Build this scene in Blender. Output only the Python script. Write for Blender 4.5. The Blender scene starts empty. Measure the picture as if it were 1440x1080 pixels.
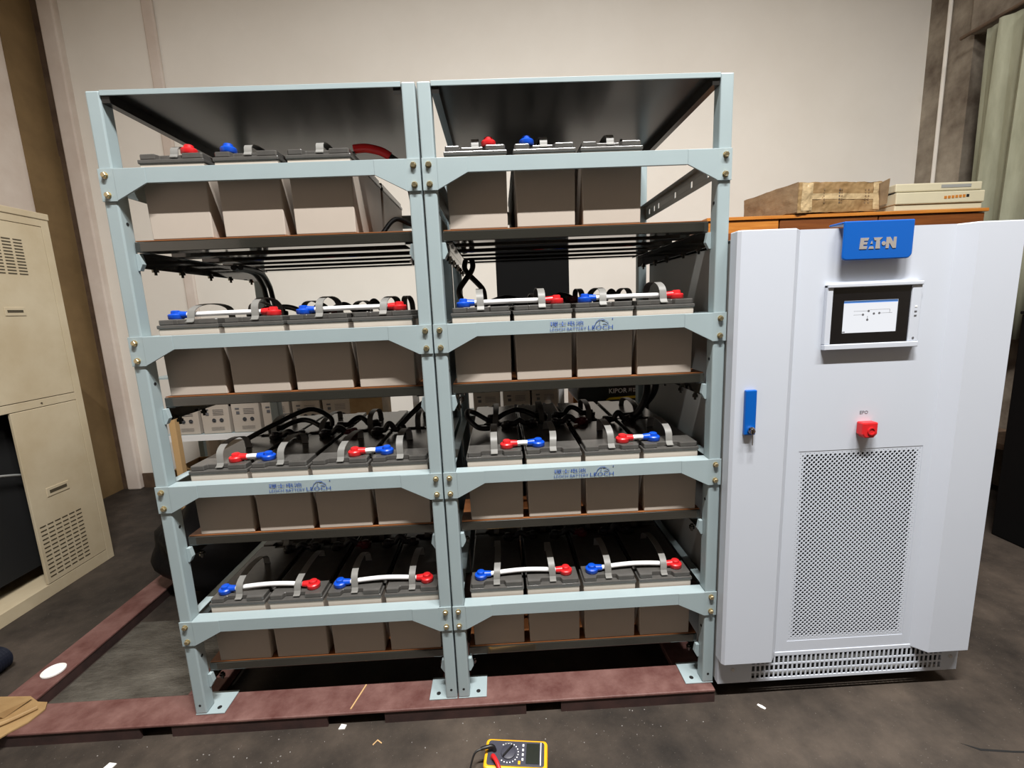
import bpy, bmesh, math, random
from mathutils import Vector, Matrix
random.seed(7)
SC = bpy.context.scene
COL = SC.collection
PI = math.pi

# ------------------------------------------------------------------ camera
cam_d = bpy.data.cameras.new('camera')
cam = bpy.data.objects.new('camera', cam_d); COL.objects.link(cam)
cam_d.sensor_width = 36.0
cam_d.lens = 36.0 * 640.66 / 1440.0
cam_d.clip_start = 0.05
_yaw, _pitch, _roll = 0.0258, -0.1652, -0.0418
_f = Vector((math.sin(_yaw)*math.cos(_pitch), math.cos(_yaw)*math.cos(_pitch), math.sin(_pitch)))
_r = Vector((math.cos(_yaw), -math.sin(_yaw), 0)); _u = _r.cross(_f)
_r2 = _r*math.cos(_roll) + _u*math.sin(_roll); _u2 = _u*math.cos(_roll) - _r*math.sin(_roll)
_m = Matrix((_r2, _u2, -_f)).transposed().to_4x4()
_m.translation = Vector((1.0395, -1.3203, 1.265))
cam.matrix_world = _m
SC.camera = cam

# ------------------------------------------------------------------ world, lights, exposure
w = bpy.data.worlds.new('world'); SC.world = w; w.use_nodes = True
w.node_tree.nodes['Background'].inputs[0].default_value = (0.95, 0.90, 0.84, 1)
w.node_tree.nodes['Background'].inputs[1].default_value = 0.006
def area(name, loc, sx, sy, power, color):
    d = bpy.data.lights.new(name, 'AREA'); d.shape = 'RECTANGLE'; d.size = sx; d.size_y = sy
    d.energy = power; d.color = color; d.spread = math.radians(150)
    o = bpy.data.objects.new(name, d); COL.objects.link(o); o.location = loc
    return o
area('ceiling_tube_light', (1.20, -1.60, 5.00), 1.3, 0.05, 300, (1.0, 0.98, 0.955))
area('ceiling_tube_light', (3.00, -1.60, 5.00), 1.3, 0.05, 130, (1.0, 0.98, 0.955))
SC.view_settings.view_transform = 'Standard'
SC.view_settings.look = 'None'
SC.view_settings.exposure = 0.06
SC.view_settings.gamma = 1.0
SC.view_settings.use_curve_mapping = False

# ------------------------------------------------------------------ materials
def srgb(r, g, b):
    def c(v):
        v /= 255.0
        return v/12.92 if v <= 0.04045 else ((v+0.055)/1.055)**2.4
    return (c(r), c(g), c(b), 1)
def mat(name, rgb, rough=0.5, metal=0.0, var=0.0, scale=8.0, rgb2=None, bump=0.0, bscale=60.0, spec=0.5, stretch=None, coat=0.0):
    m = bpy.data.materials.new(name); m.use_nodes = True
    nt = m.node_tree; b = nt.nodes['Principled BSDF']
    b.inputs['Base Color'].default_value = srgb(*rgb)
    b.inputs['Roughness'].default_value = rough
    b.inputs['Metallic'].default_value = metal
    b.inputs['Specular IOR Level'].default_value = spec
    b.inputs['Coat Weight'].default_value = coat
    if var or rgb2 or bump:
        tc = nt.nodes.new('ShaderNodeTexCoord')
        src = tc.outputs['Object']
        if stretch:
            mp = nt.nodes.new('ShaderNodeMapping'); mp.inputs['Scale'].default_value = stretch
            nt.links.new(src, mp.inputs['Vector']); src = mp.outputs['Vector']
    if var or rgb2:
        n = nt.nodes.new('ShaderNodeTexNoise'); n.inputs['Scale'].default_value = scale
        n.inputs['Detail'].default_value = 6; n.inputs['Roughness'].default_value = 0.62
        nt.links.new(src, n.inputs['Vector'])
        cr = nt.nodes.new('ShaderNodeValToRGB'); cr.color_ramp.elements[0].position = 0.33; cr.color_ramp.elements[1].position = 0.68
        a = srgb(*rgb)
        if rgb2: e = srgb(*rgb2)
        else: e = tuple(max(0, c*(1-var)) for c in a[:3]) + (1,)
        cr.color_ramp.elements[0].color = e; cr.color_ramp.elements[1].color = a
        nt.links.new(n.outputs['Fac'], cr.inputs['Fac'])
        nt.links.new(cr.outputs['Color'], b.inputs['Base Color'])
    if bump:
        n2 = nt.nodes.new('ShaderNodeTexNoise'); n2.inputs['Scale'].default_value = bscale; n2.inputs['Detail'].default_value = 4
        nt.links.new(src, n2.inputs['Vector'])
        bp = nt.nodes.new('ShaderNodeBump'); bp.inputs['Strength'].default_value = bump; bp.inputs['Distance'].default_value = 0.01
        nt.links.new(n2.outputs['Fac'], bp.inputs['Height']); nt.links.new(bp.outputs['Normal'], b.inputs['Normal'])
    return m
M = {}
M['rack'] = mat('rack_paint', (154, 169, 172), 0.42, var=0.06, scale=5)
M['slat'] = mat('shelf_dark_paint', (50, 49, 44), 0.10, var=0.1, scale=5, spec=0.9, coat=0.6)
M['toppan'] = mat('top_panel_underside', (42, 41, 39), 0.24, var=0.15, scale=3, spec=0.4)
M['liner'] = mat('orange_liner', (150, 94, 54), 0.45, var=0.2, scale=12)
M['case'] = mat('battery_case', (184, 173, 161), 0.5, var=0.05, scale=9)
M['lid'] = mat('battery_lid', (82, 80, 77), 0.24, var=0.25, scale=16, spec=0.6)
M['strap'] = mat('grey_strap', (120, 119, 115), 0.5, var=0.1, scale=40)
M['red'] = mat('red_plastic', (205, 34, 38), 0.35)
M['blue'] = mat('blue_plastic', (8, 72, 186), 0.35)
M['whitecable'] = mat('white_cable', (232, 232, 232), 0.4)
M['black'] = mat('black_rubber', (24, 23, 23), 0.45)
M['blackcap'] = mat('black_cap', (28, 26, 26), 0.35)
M['darkred'] = mat('dark_red_cap', (88, 22, 28), 0.4)
M['bolt'] = mat('zinc_bolt', (206, 190, 150), 0.28, metal=0.9)
M['dark'] = mat('dark_void', (10, 10, 10), 0.9)
M['printblue'] = mat('blue_print', (36, 74, 150), 0.6)
M['upsw'] = mat('ups_white', (195, 201, 211), 0.38, var=0.02, scale=3)
M['upsblue'] = mat('ups_blue', (0, 86, 174), 0.34)
M['silver'] = mat('silver', (200, 196, 192), 0.35, metal=0.6)
M['bezel'] = mat('screen_bezel', (14, 13, 15), 0.18)
M['upsgrey'] = mat('ups_side_grey', (150, 151, 148), 0.5, var=0.05, scale=4)
M['chrome'] = mat('chrome', (225, 225, 225), 0.12, metal=1.0)
M['print'] = mat('grey_print', (92, 92, 96), 0.6)
M['beige'] = mat('beige_enamel', (200, 187, 160), 0.45, rgb2=(186, 170, 140), scale=4)
M['beigedark'] = mat('beige_slot', (70, 62, 46), 0.7)
M['redsteel'] = mat('red_steel', (116, 84, 78), 0.6, rgb2=(80, 44, 39), scale=9, bump=0.25, bscale=40)
M['dirtshade'] = mat('dirty_shaded_steel', (62, 40, 36), 0.7, rgb2=(40, 26, 24), scale=12)  # dirty steel, with the shade from steep overhead light mixed into the colour
M['tread'] = mat('tread_plate', (96, 92, 84), 0.45, rgb2=(58, 54, 48), scale=6, bump=0.5, bscale=55, stretch=(1, 2.4, 1))
M['wood'] = mat('orange_wood', (206, 136, 58), 0.35, rgb2=(178, 106, 40), scale=5, stretch=(1, 8, 14))
M['wooddark'] = mat('brown_and_shaded_wood', (132, 76, 34), 0.4, rgb2=(110, 60, 26), scale=5, stretch=(1, 8, 14))
M['carton'] = mat('carton', (162, 134, 92), 0.6, rgb2=(136, 106, 68), scale=7, bump=0.3, bscale=22)
M['cartondirty'] = mat('carton_dirty', (140, 116, 86), 0.7, rgb2=(112, 90, 66), scale=10, bump=0.4, bscale=25)
M['tape'] = mat('clear_tape', (196, 172, 132), 0.12, var=0.1, scale=20, bump=0.35, bscale=50)
M['plast'] = mat('device_beige', (206, 198, 170), 0.45, var=0.06, scale=6)
M['curtain'] = mat('green_curtain', (160, 160, 138), 0.8, rgb2=(134, 134, 112), scale=4, stretch=(3, 3, .6))
M['yellow'] = mat('meter_yellow', (240, 172, 30), 0.4)
M['meterface'] = mat('meter_face', (62, 62, 72), 0.5)
M['lcd'] = mat('meter_lcd', (40, 43, 38), 0.2)
M['white'] = mat('white_print', (230, 230, 230), 0.5)
M['bagblack'] = mat('black_bag', (8, 8, 11), 0.6, bump=0.6, bscale=14, spec=0.25)
M['navy'] = mat('navy_rubber', (16, 20, 34), 0.55)
M['paper'] = mat('white_paper', (228, 226, 222), 0.7)
M['rearcase'] = mat('rear_case', (226, 220, 210), 0.5, var=0.05)
M['gen'] = mat('generator_black', (20, 20, 22), 0.3)
M['genyel'] = mat('generator_yellow', (220, 190, 40), 0.4)
M['twig'] = mat('straw', (196, 160, 112), 0.7)
M['darkbox'] = mat('black_equipment', (6, 6, 6), 0.8, spec=0.15)
M['wallboard'] = mat('brown_board', (132, 108, 72), 0.7, rgb2=(112, 90, 58), scale=3)
M['trunk'] = mat('brown_trunking', (104, 84, 66), 0.7, rgb2=(76, 58, 44), scale=9)
M['darkglass'] = mat('dark_window_glass', (18, 20, 20), 0.15)
# plaster wall
M['wall'] = mat('wall_plaster', (236, 231, 222), 0.8, rgb2=(229, 223, 213), scale=1.2, bump=0.05, bscale=12)
M['column'] = mat('column_plaster', (224, 213, 203), 0.8, rgb2=(208, 193, 181), scale=3)
M['concrete'] = mat('bare_concrete', (166, 156, 140), 0.85, rgb2=(98, 86, 74), scale=3.2, bump=0.6, bscale=12)
# floor
def floor_mat():
    m = bpy.data.materials.new('concrete_floor'); m.use_nodes = True; nt = m.node_tree; b = nt.nodes['Principled BSDF']
    tc = nt.nodes.new('ShaderNodeTexCoord')
    def noise(s, d, pos0, pos1, c0, c1):
        n = nt.nodes.new('ShaderNodeTexNoise'); n.inputs['Scale'].default_value = s; n.inputs['Detail'].default_value = d; n.inputs['Roughness'].default_value = 0.65
        nt.links.new(tc.outputs['Object'], n.inputs['Vector'])
        r = nt.nodes.new('ShaderNodeValToRGB'); r.color_ramp.elements[0].position = pos0; r.color_ramp.elements[1].position = pos1
        r.color_ramp.elements[0].color = c0; r.color_ramp.elements[1].color = c1
        nt.links.new(n.outputs['Fac'], r.inputs['Fac']); return n, r
    _, r1 = noise(1.6, 8, 0.35, 0.68, srgb(38, 34, 31), srgb(76, 68, 61))
    _, r2 = noise(7, 8, 0.32, 0.70, (0.50, 0.50, 0.50, 1), (1.28, 1.24, 1.18, 1))
    mx = nt.nodes.new('ShaderNodeMix'); mx.data_type = 'RGBA'; mx.blend_type = 'MULTIPLY'; mx.inputs['Factor'].default_value = 0.8
    nt.links.new(r1.outputs['Color'], mx.inputs['A']); nt.links.new(r2.outputs['Color'], mx.inputs['B'])
    n3, r3 = noise(170, 2, 0.70, 0.76, (0, 0, 0, 1), (1, 1, 1, 1))
    mx2 = nt.nodes.new('ShaderNodeMix'); mx2.data_type = 'RGBA'
    mx2.inputs['B'].default_value = srgb(110, 104, 98)
    nt.links.new(r3.outputs['Color'], mx2.inputs['Factor']); nt.links.new(mx.outputs['Result'], mx2.inputs['A'])
    nt.links.new(mx2.outputs['Result'], b.inputs['Base Color'])
    b.inputs['Roughness'].default_value = 0.62; b.inputs['Specular IOR Level'].default_value = 0.25
    bp = nt.nodes.new('ShaderNodeBump'); bp.inputs['Strength'].default_value = 0.25; bp.inputs['Distance'].default_value = 0.004
    n4 = nt.nodes.new('ShaderNodeTexNoise'); n4.inputs['Scale'].default_value = 30; n4.inputs['Detail'].default_value = 6
    nt.links.new(tc.outputs['Object'], n4.inputs['Vector']); nt.links.new(n4.outputs['Fac'], bp.inputs['Height']); nt.links.new(bp.outputs['Normal'], b.inputs['Normal'])
    return m
M['floor'] = floor_mat()
def screen_mat():
    m = bpy.data.materials.new('lit_screen'); m.use_nodes = True; b = m.node_tree.nodes['Principled BSDF']
    b.inputs['Base Color'].default_value = (0.02, 0.02, 0.02, 1); b.inputs['Roughness'].default_value = 0.2
    b.inputs['Emission Color'].default_value = (0.93, 0.95, 1.0, 1); b.inputs['Emission Strength'].default_value = 0.85
    return m
M['screen'] = screen_mat()
M['screenblue'] = mat('screen_bar', (60, 110, 190), 0.3)
M['screenblue'].node_tree.nodes['Principled BSDF'].inputs['Emission Color'].default_value = srgb(90, 150, 225)
M['screenblue'].node_tree.nodes['Principled BSDF'].inputs['Emission Strength'].default_value = 0.4

# ------------------------------------------------------------------ mesh helpers
class MB:
    def __init__(s): s.v = []; s.f = []
    def add(s, vs, fs):
        o = len(s.v); s.v += [tuple(p) for p in vs]; s.f += [tuple(i+o for i in f) for f in fs]; return s
    def box(s, x0, x1, y0, y1, z0, z1):
        return s.add([(x0,y0,z0),(x1,y0,z0),(x1,y1,z0),(x0,y1,z0),(x0,y0,z1),(x1,y0,z1),(x1,y1,z1),(x0,y1,z1)],
                     [(0,3,2,1),(4,5,6,7),(0,1,5,4),(1,2,6,5),(2,3,7,6),(3,0,4,7)])
    def obox(s, corners8):   # bottom 4 ccw from above, top 4
        return s.add(corners8, [(0,3,2,1),(4,5,6,7),(0,1,5,4),(1,2,6,5),(2,3,7,6),(3,0,4,7)])
    def prism_xz(s, poly, y0, y1):   # poly ccw seen from -y
        n = len(poly)
        vs = [(x, y0, z) for x, z in poly] + [(x, y1, z) for x, z in poly]
        fs = [tuple(range(n)), tuple(range(2*n-1, n-1, -1))] + [(i, i+n, (i+1) % n+n, (i+1) % n) for i in range(n)]
        return s.add(vs, fs)
    def prism_xy(s, poly, z0, z1):   # poly ccw seen from above
        n = len(poly)
        vs = [(x, y, z0) for x, y in poly] + [(x, y, z1) for x, y in poly]
        fs = [tuple(range(n-1, -1, -1)), tuple(range(n, 2*n))] + [(i, (i+1) % n, (i+1) % n+n, i+n) for i in range(n)]
        return s.add(vs, fs)
    def prism_yz(s, poly, x0, x1):
        n = len(poly)
        vs = [(x0, y, z) for y, z in poly] + [(x1, y, z) for y, z in poly]
        fs = [tuple(range(n-1, -1, -1)), tuple(range(n, 2*n))] + [(i, (i+1) % n, (i+1) % n+n, i+n) for i in range(n)]
        return s.add(vs, fs)
    def lathe(s, prof, c, axis='z', n=16):   # prof list of (r, h)
        o = len(s.v); vs = []
        for r, h in prof:
            for k in range(n):
                a = 2*PI*k/n; p, q = r*math.cos(a), r*math.sin(a)
                if axis == 'z': vs.append((c[0]+p, c[1]+q, c[2]+h))
                elif axis == 'y': vs.append((c[0]+p, c[1]+h, c[2]+q))
                else: vs.append((c[0]+h, c[1]+p, c[2]+q))
        fs = []
        for j in range(len(prof)-1):
            for k in range(n):
                fs.append((j*n+k, j*n+(k+1) % n, (j+1)*n+(k+1) % n, (j+1)*n+k))
        fs.append(tuple(range(n-1, -1, -1))); L = (len(prof)-1)*n; fs.append(tuple(range(L, L+n)))
        return s.add(vs, fs)
    def tube(s, pts, r, n=10, smooth=3, flat=None):
        P = [Vector(p) for p in pts]
        if smooth and len(P) > 2:
            Q = []
            for i in range(len(P)-1):
                p0 = P[max(i-1, 0)]; p1 = P[i]; p2 = P[i+1]; p3 = P[min(i+2, len(P)-1)]
                for k in range(smooth):
                    t = k/smooth
                    Q.append(0.5*((2*p1)+(p2-p0)*t+(2*p0-5*p1+4*p2-p3)*t*t+(3*p1-p0-3*p2+p3)*t**3))
            Q.append(P[-1]); P = Q
        vs = []; up = Vector((0, 0, 1))
        d0 = (P[1]-P[0]).normalized()
        if abs(d0.z) > 0.9: up = Vector((0, 1, 0))
        a = d0.cross(up).normalized()
        for i, p in enumerate(P):
            d = (P[min(i+1, len(P)-1)]-P[max(i-1, 0)]).normalized()
            a = (a - d*a.dot(d)).normalized(); b = d.cross(a)
            rr = r(i/(len(P)-1)) if callable(r) else r
            for k in range(n):
                t = 2*PI*k/n; vs.append(p + a*math.cos(t)*rr + b*math.sin(t)*rr)
        m = len(P); fs = [(i*n+k, i*n+(k+1) % n, (i+1)*n+(k+1) % n, (i+1)*n+k) for i in range(m-1) for k in range(n)]
        fs += [tuple(range(n-1, -1, -1)), tuple(range((m-1)*n, m*n))]
        return s.add(vs, fs)
    def ribbon(s, pts, wdir, width, th):   # flat band along pts; wdir = width direction
        P = [Vector(p) for p in pts]; wd = Vector(wdir).normalized()*width/2; vs = []
        for i, p in enumerate(P):
            d = (P[min(i+1, len(P)-1)]-P[max(i-1, 0)]).normalized(); nn = wd.normalized().cross(d).normalized()*th/2
            vs += [p-wd-nn, p+wd-nn, p+wd+nn, p-wd+nn]
        fs = []
        for i in range(len(P)-1):
            for k in range(4): fs.append((i*4+k, i*4+(k+1) % 4, (i+1)*4+(k+1) % 4, (i+1)*4+k))
        L = (len(P)-1)*4; fs += [(3, 2, 1, 0), (L, L+1, L+2, L+3)]
        return s.add(vs, fs)
    def mesh(s, name, m, smooth=False):
        me = bpy.data.meshes.new(name); me.from_pydata(s.v, [], s.f)
        bm = bmesh.new(); bm.from_mesh(me); bmesh.ops.recalc_face_normals(bm, faces=bm.faces); bm.to_mesh(me); bm.free()
        if m: me.materials.append(M[m] if isinstance(m, str) else m)
        if smooth:
            me.polygons.foreach_set('use_smooth', [True]*len(me.polygons))
            try: me.set_sharp_from_angle(angle=math.radians(40))
            except Exception: pass
        me.update(); return me
def link(name, data, parent=None, loc=None):
    o = bpy.data.objects.new(name, data); COL.objects.link(o)
    if parent is not None: o.parent = parent
    if loc is not None: o.location = loc
    return o
def part(name, mb, m, parent=None, bevel=0, smooth=False, loc=None, label=None, kind=None):
    o = link(name, mb.mesh(name, m, smooth), parent, loc)
    if bevel:
        b = o.modifiers.new('bevel', 'BEVEL'); b.width = bevel; b.segments = 2; b.limit_method = 'ANGLE'; b.angle_limit = math.radians(50)
    if label: o['label'] = label
    if kind: o['kind'] = kind
    return o
def tag(o, label, cat, group=None):
    o['label'] = label; o['category'] = cat
    if group: o['group'] = group
    return o
def thing(name, label, cat, loc=(0,0,0), group=None, rotz=0):
    o = link(name, None, None, loc); o.rotation_euler = (0, 0, rotz); o.empty_display_size = 0.05
    return tag(o, label, cat, group)
def struct(name, mb, m, bevel=0, parent=None):
    o = part(name, mb, m, parent, bevel)
    if parent is None: o['kind'] = 'structure'
    return o
def text_mesh(s, x0, x1, z0, z1, y, m, off=0.0, th=0.0006):
    cu = bpy.data.curves.new('lettering', 'FONT'); cu.body = s; cu.resolution_u = 2; cu.offset = off
    to = bpy.data.objects.new('lettering_tmp', cu); COL.objects.link(to)
    bpy.context.view_layer.update()
    dg = bpy.context.evaluated_depsgraph_get()
    me = bpy.data.meshes.new_from_object(to.evaluated_get(dg))
    bpy.data.objects.remove(to)
    xs = [v.co.x for v in me.vertices]; ys = [v.co.y for v in me.vertices]
    ax, bx, ay, by = min(xs), max(xs), min(ys), max(ys)
    for v in me.vertices:
        X = x0+(v.co.x-ax)/(bx-ax)*(x1-x0); Z = z0+(v.co.y-ay)/(by-ay)*(z1-z0)
        v.co = (X, y, Z)
    me.materials.clear(); me.materials.append(M[m]); me.update()
    return me

# ------------------------------------------------------------------ setting
FZ = -0.05
WY = 2.30
struct('floor', MB().box(-3.2, 5.6, -4.5, WY+.3, FZ-.1, FZ), 'floor')
struct('wall_back', MB().box(-1.90, 4.30, WY, WY+.2, FZ, 5.1), 'wall')
struct('wall_left', MB().box(-2.26, -2.06, -4.5, 2.5, FZ, 5.1), 'column')
struct('ceiling', MB().box(-3.2, 5.6, -4.5, WY+.3, 5.1, 5.2), 'wall')
# left corner: plaster column, brown trunking strip, boarded strip on the left wall
struct('trim_1', MB().box(-1.99, -1.885, WY-.05, WY+.2, FZ, 5.1), 'column', .01)
struct('trim_2', MB().box(-2.06, -1.99, WY-.02, WY+.2, FZ, 5.1), 'trunk')
struct('trim_3', MB().box(-2.06, -2.045, 2.03, WY-.02, FZ, 2.47).box(-2.06, -2.052, 2.03, WY-.02, 2.47, 5.1), 'wallboard')
struct('trim_4', MB().box(-1.315, -1.235, WY-.025, WY, FZ, 5.1), 'column', .01)  # darker plaster tone paints the shaded band along this wall step
struct('baseboard_back', MB().box(-1.885, 4.30, WY-.012, WY, FZ, FZ+.12), 'trunk')
# right side: bare concrete return, lintel beam, window recess
struct('wall_right', MB().box(4.30, 4.7, 1.95, WY+.2, FZ, 5.1).box(4.35, 4.7, -4.5, 1.95, FZ, 1.15).box(4.35, 4.7, -4.5, -.2, 1.15, 5.1), 'concrete')
struct('trim_5', MB().box(4.27, 4.7, -.2, 1.95, 2.93, 5.1), 'concrete')
struct('trim_6', MB().tube([(4.285, 2.13, FZ), (4.285, 2.13, 2.0), (4.285, 2.13, 5.1)], .012, 8, 0), 'wall')
win = struct('window_1', MB().box(4.55, 4.58, -.2, 1.95, 1.15, 2.93), 'darkglass')
struct('window_frame', MB().box(4.50, 4.56, 1.88, 1.95, 1.15, 2.93).box(4.50, 4.56, .80, .86, 1.15, 2.93).box(4.5, 4.56, -.2, 1.95, 1.15, 1.2), 'trunk', parent=win)
struct('window_sill', MB().box(4.31, 4.6, -.2, 1.95, 1.12, 1.15), 'concrete', parent=win)

# ------------------------------------------------------------------ red steel base frame
fr = thing('steel_base_frame', 'red painted steel base frame lying on the floor under both battery racks', 'base frame', (0, 0, 0))
def rail_x(x0, x1, y0, y1):
    return MB().box(x0, x1, y0, y1, -.008, 0).box(x0, x1, y0, y0+.008, FZ, -.008).box(x0, x1, y1-.008, y1, FZ, -.008)
fm = MB().box(-.95, 1.70, -.028, .088, -.010, -.0005)
fw = MB()
for a, b in ((-.95, -.165), (-.065, .43), (.615, 1.075), (1.19, 1.70)): part('front_web', MB().box(a, b, -.024, -.014, FZ, -.0102), 'dirtshade', fr)
fm.box(-.95, 1.70, .070, .080, FZ, -.010)
part('front_rail', fm, 'redsteel', fr, .003)
for x in (-.085, .79, 1.60):
    part('cross_rail', MB().box(x, x+.10, .0885, .95, -.011, -.001).box(x+.01, x+.02, .0885, .95, FZ, -.011).box(x+.08, x+.09, .0885, .95, FZ, -.011), 'redsteel', fr, .003)
part('cross_rail', MB().obox([(-.735, .0885, -.011), (-.615, .0885, -.011), (-.615, 1.1, -.011), (-.735, 1.1, -.011), (-.735, .0885, -.001), (-.615, .0885, -.001), (-.615, 1.1, -.001), (-.735, 1.1, -.001)]), 'redsteel', fr, .003)
part('rail_web', MB().box(-.627, -.617, .0885, 1.1, FZ, -.0112), 'dirtshade', fr)

tag(part('tread_plate', MB().box(-.606, -.080, .092, .56, FZ+.0005, FZ+.004), 'tread'), 'worn grey tread plate set inside the red frame beside the left rack', 'plate')

# ------------------------------------------------------------------ battery racks
RW, RH, RD = 0.85, 1.864, 0.76
ZT = [1.6728, 1.2277, 0.7834, 0.3374]
PW, PD = 0.036, 0.042
HEX = [(math.cos(PI/3*k), math.sin(PI/3*k)) for k in range(6)]
_bm = MB().lathe([(.0085, 0), (.0085, -.0015)], (0, 0, 0), 'y', 14)
_bm.add([(.0072*c, -.0015, .0072*s) for c, s in HEX]+[(.0072*c, -.007, .0072*s) for c, s in HEX]+[(.0058*c, -.0085, .0058*s) for c, s in HEX],
        [tuple(range(6)), tuple(range(17, 11, -1))]+[(j*6+i, j*6+(i+1) % 6, (j+1)*6+(i+1) % 6, (j+1)*6+i) for j in range(2) for i in range(6)])
BOLT = _bm.mesh('bolt', 'bolt')
_hb = MB().lathe([(.006, 0), (.006, -.006), (.009, -.006), (.009, -.014), (.004, -.014), (.004, -.022)], (0, 0, 0), 'z', 8)
HBOLT = _hb.mesh('hanging_bolt', 'slat')
def beam_mb(zt, fl=.039):
    poly = [(0, zt-.083), (.039, zt-.083), (.124, zt-.039), (RW-.124, zt-.039), (RW-.039, zt-.083), (RW, zt-.083), (RW, zt), (0, zt)]
    m = MB().prism_xz(poly, -.004, -.0005)
    m.box(PW+.001, RW-PW-.001, -.0005, fl, zt-.004, zt-.0005)
    m.box(.124, RW-.124, -.0005, .004, zt-.039, zt-.036)
    for sx in (0, 1):
        x0 = .041 if sx == 0 else RW-.124
        pl = [(.041, zt-.0815), (.123, zt-.0395), (.123, zt-.0008), (.041, zt-.0008)]
        if sx: pl = [(RW-a, b) for a, b in reversed(pl)]
        m.prism_xz(pl, -.0052, -.004)
    return m
def horse(parent, x, z, m='printblue'):
    mb = MB(); y = -.0056
    def line(pts, wd):
        P = [Vector((x+a, y, z+b)) for a, b in pts]
        mb.ribbon(P, (0, 1, 0), .0006, wd)
    line([(.014, -.030), (.020, -.022), (.025, -.012), (.033, -.006), (.043, -.005), (.050, -.008)], .0013)
    line([(.041, -.008), (.048, -.0075), (.056, -.012), (.060, -.016), (.057, -.019), (.050, -.0165), (.044, -.017)], .0009)
    line([(.036, -.010), (.033, -.016), (.036, -.020)], .0009)
    mb.lathe([(.0017, 0), (.0017, -.0004)], (x+.072, y+.0003, z-.0045), 'y', 10)
    o = part('horse_emblem', mb, m, parent); return o
def make_rack(x0, label, logos):
    t = thing('battery_rack', label, 'rack', (x0, 0, 0), 'battery racks')
    def P(name, mb, m, bevel=0, parent=None, **k): return part(name, mb, m, parent or t, bevel, **k)
    # posts
    for (px, py, inner) in ((0, 0, 1), (RW-PW, 0, -1), (0, RD-PD, 1), (RW-PW, RD-PD, -1)):
        po = P('post', MB().box(px, px+PW, py, py+PD, .004, RH), 'rack', .004)
        if py == 0:
            fx0, fx1 = (px, px+.092) if inner > 0 else (px+PW-.092, px+PW)
            fp = P('foot_plate', MB().box(fx0, fx1, 0, .09, 0, .004), 'rack', .001, po)
            hx = px+.064 if inner > 0 else px+PW-.064
            part('plate_hole', MB().lathe([(.007, 0), (.007, .0008)], (hx, .022, .004), 'z', 12), 'dark', po)
            part('post_hole', MB().lathe([(.004, 0), (.004, -.0006)], (px+PW/2, 0, .035), 'y', 10), 'dark', po)
            sx = px+PW if inner > 0 else px
            for zz in (1.535, 1.09, .645, .20):
                part('post_hole', MB().lathe([(.005, 0), (.005, .0006*inner)], (sx, .021, zz), 'x', 10), 'dark', po)
    # beams
    for k, zt in enumerate(ZT):
        b = P('front_beam', beam_mb(zt, .025 if (x0 == 0 and k == 0) else .039), 'rack', .0012)
        for bx in (.018, RW-.018):
            for dz in (.017, .067):
                o = link('bolt', BOLT, b, (bx, -.0040, zt-dz))
        if k in logos:
            for s, xa, xb, za, zb2, of in (('理士电池', .335, .432, -.0195, -.0065, .004), ('LEOCH BATTERY', .335, .440, -.033, -.0245, .0), ('LEOCH', .445, .517, -.0335, -.022, .0)):
                me = text_mesh(s, xa, xb, zt+za, zt+zb2, -.0056, 'printblue', of)
                link('lettering', me, b)
            horse(b, .444, zt)
        P('rear_beam', MB().box(PW, RW-PW, RD-.006, RD-.002, zt-.05, zt).box(PW, RW-PW, RD-.03, RD-.006, zt-.004, zt), 'rack', .001)
        # side tie rails with slots, at beam height
        for sx in (0, 1):
            xa = .004 if sx == 0 else RW-.007
            rb = MB()
            if sx == 1 and k == 0:
                ye = PD
                for yy in (.09, .12, .24, .38, .55, .60, .66):
                    rb.box(xa, xa+.003, ye, yy, zt-.042, zt-.022); ye = yy+.014
                rb.box(xa, xa+.003, ye, RD-PD, zt-.042, zt-.022).box(xa, xa+.003, PD, RD-PD, zt-.022, zt).box(xa, xa+.003, PD, RD-PD, zt-.058, zt-.042)
            else: rb.box(xa, xa+.003, PD, RD-PD, zt-.055, zt)
            P('side_rail', rb.box(min(xa, xa+(.026 if sx == 0 else -.023)), max(xa+.003, xa+(.026 if sx == 0 else -.023)), PD, RD-PD, zt-.004, zt-.001), 'rack', .0006)
        # shelf
        zb = zt-.180
        P('liner_sheet', MB().box(.0425, RW-.0425, .0435 if not (x0 == 0 and k == 0) else .030, RD-.035, zb-.0028, zb-.0005), 'liner')
        for yy, dep in ((.041 if not (x0 == 0 and k == 0) else .028, .05), (.170, .05), (.318, .05), (.436, .05), (.576, .05), (.690, .05)):
            P('slat', MB().box(.040, RW-.040, yy, yy+dep, zb-.032, zb-.004), 'slat', .002)
        for sx in (0, 1):
            xa, xb = (.038, .041) if sx == 0 else (RW-.041, RW-.038)
            fl = (.041, .066) if sx == 0 else (RW-.066, RW-.041)
            sr = P('shelf_rail', MB().prism_yz([(.045, zb-.075), (RD-.045, zb-.075), (RD-.045, zb-.0325), (.045, zb-.0325)], xa, xb).box(fl[0], fl[1], .045, RD-.045, zb-.0355, zb-.0325), 'slat', .0008)
            fx = [(.0365, zb-.082), (.042, zb-.082), (.052, zb-.064), (.047, zb-.036), (.0365, zb-.036)]
            if sx: fx = [(RW-a, b) for a, b in reversed(fx)]
            part('bracket', MB().prism_xz(fx, .030, .0445), 'rack', sr, .0006)
            for yy in (.075, .19, .335, .455, .60):
                link('hanging_bolt', HBOLT, sr, ((.052 if sx == 0 else RW-.052), yy, zb-.070))
    # top panel
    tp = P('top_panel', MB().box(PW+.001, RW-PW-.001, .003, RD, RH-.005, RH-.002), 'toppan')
    part('front_lip', MB().box(PW+.001, RW-PW-.001, -.001, .0025, RH-.013, RH), 'rack', tp, .0008)
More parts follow.
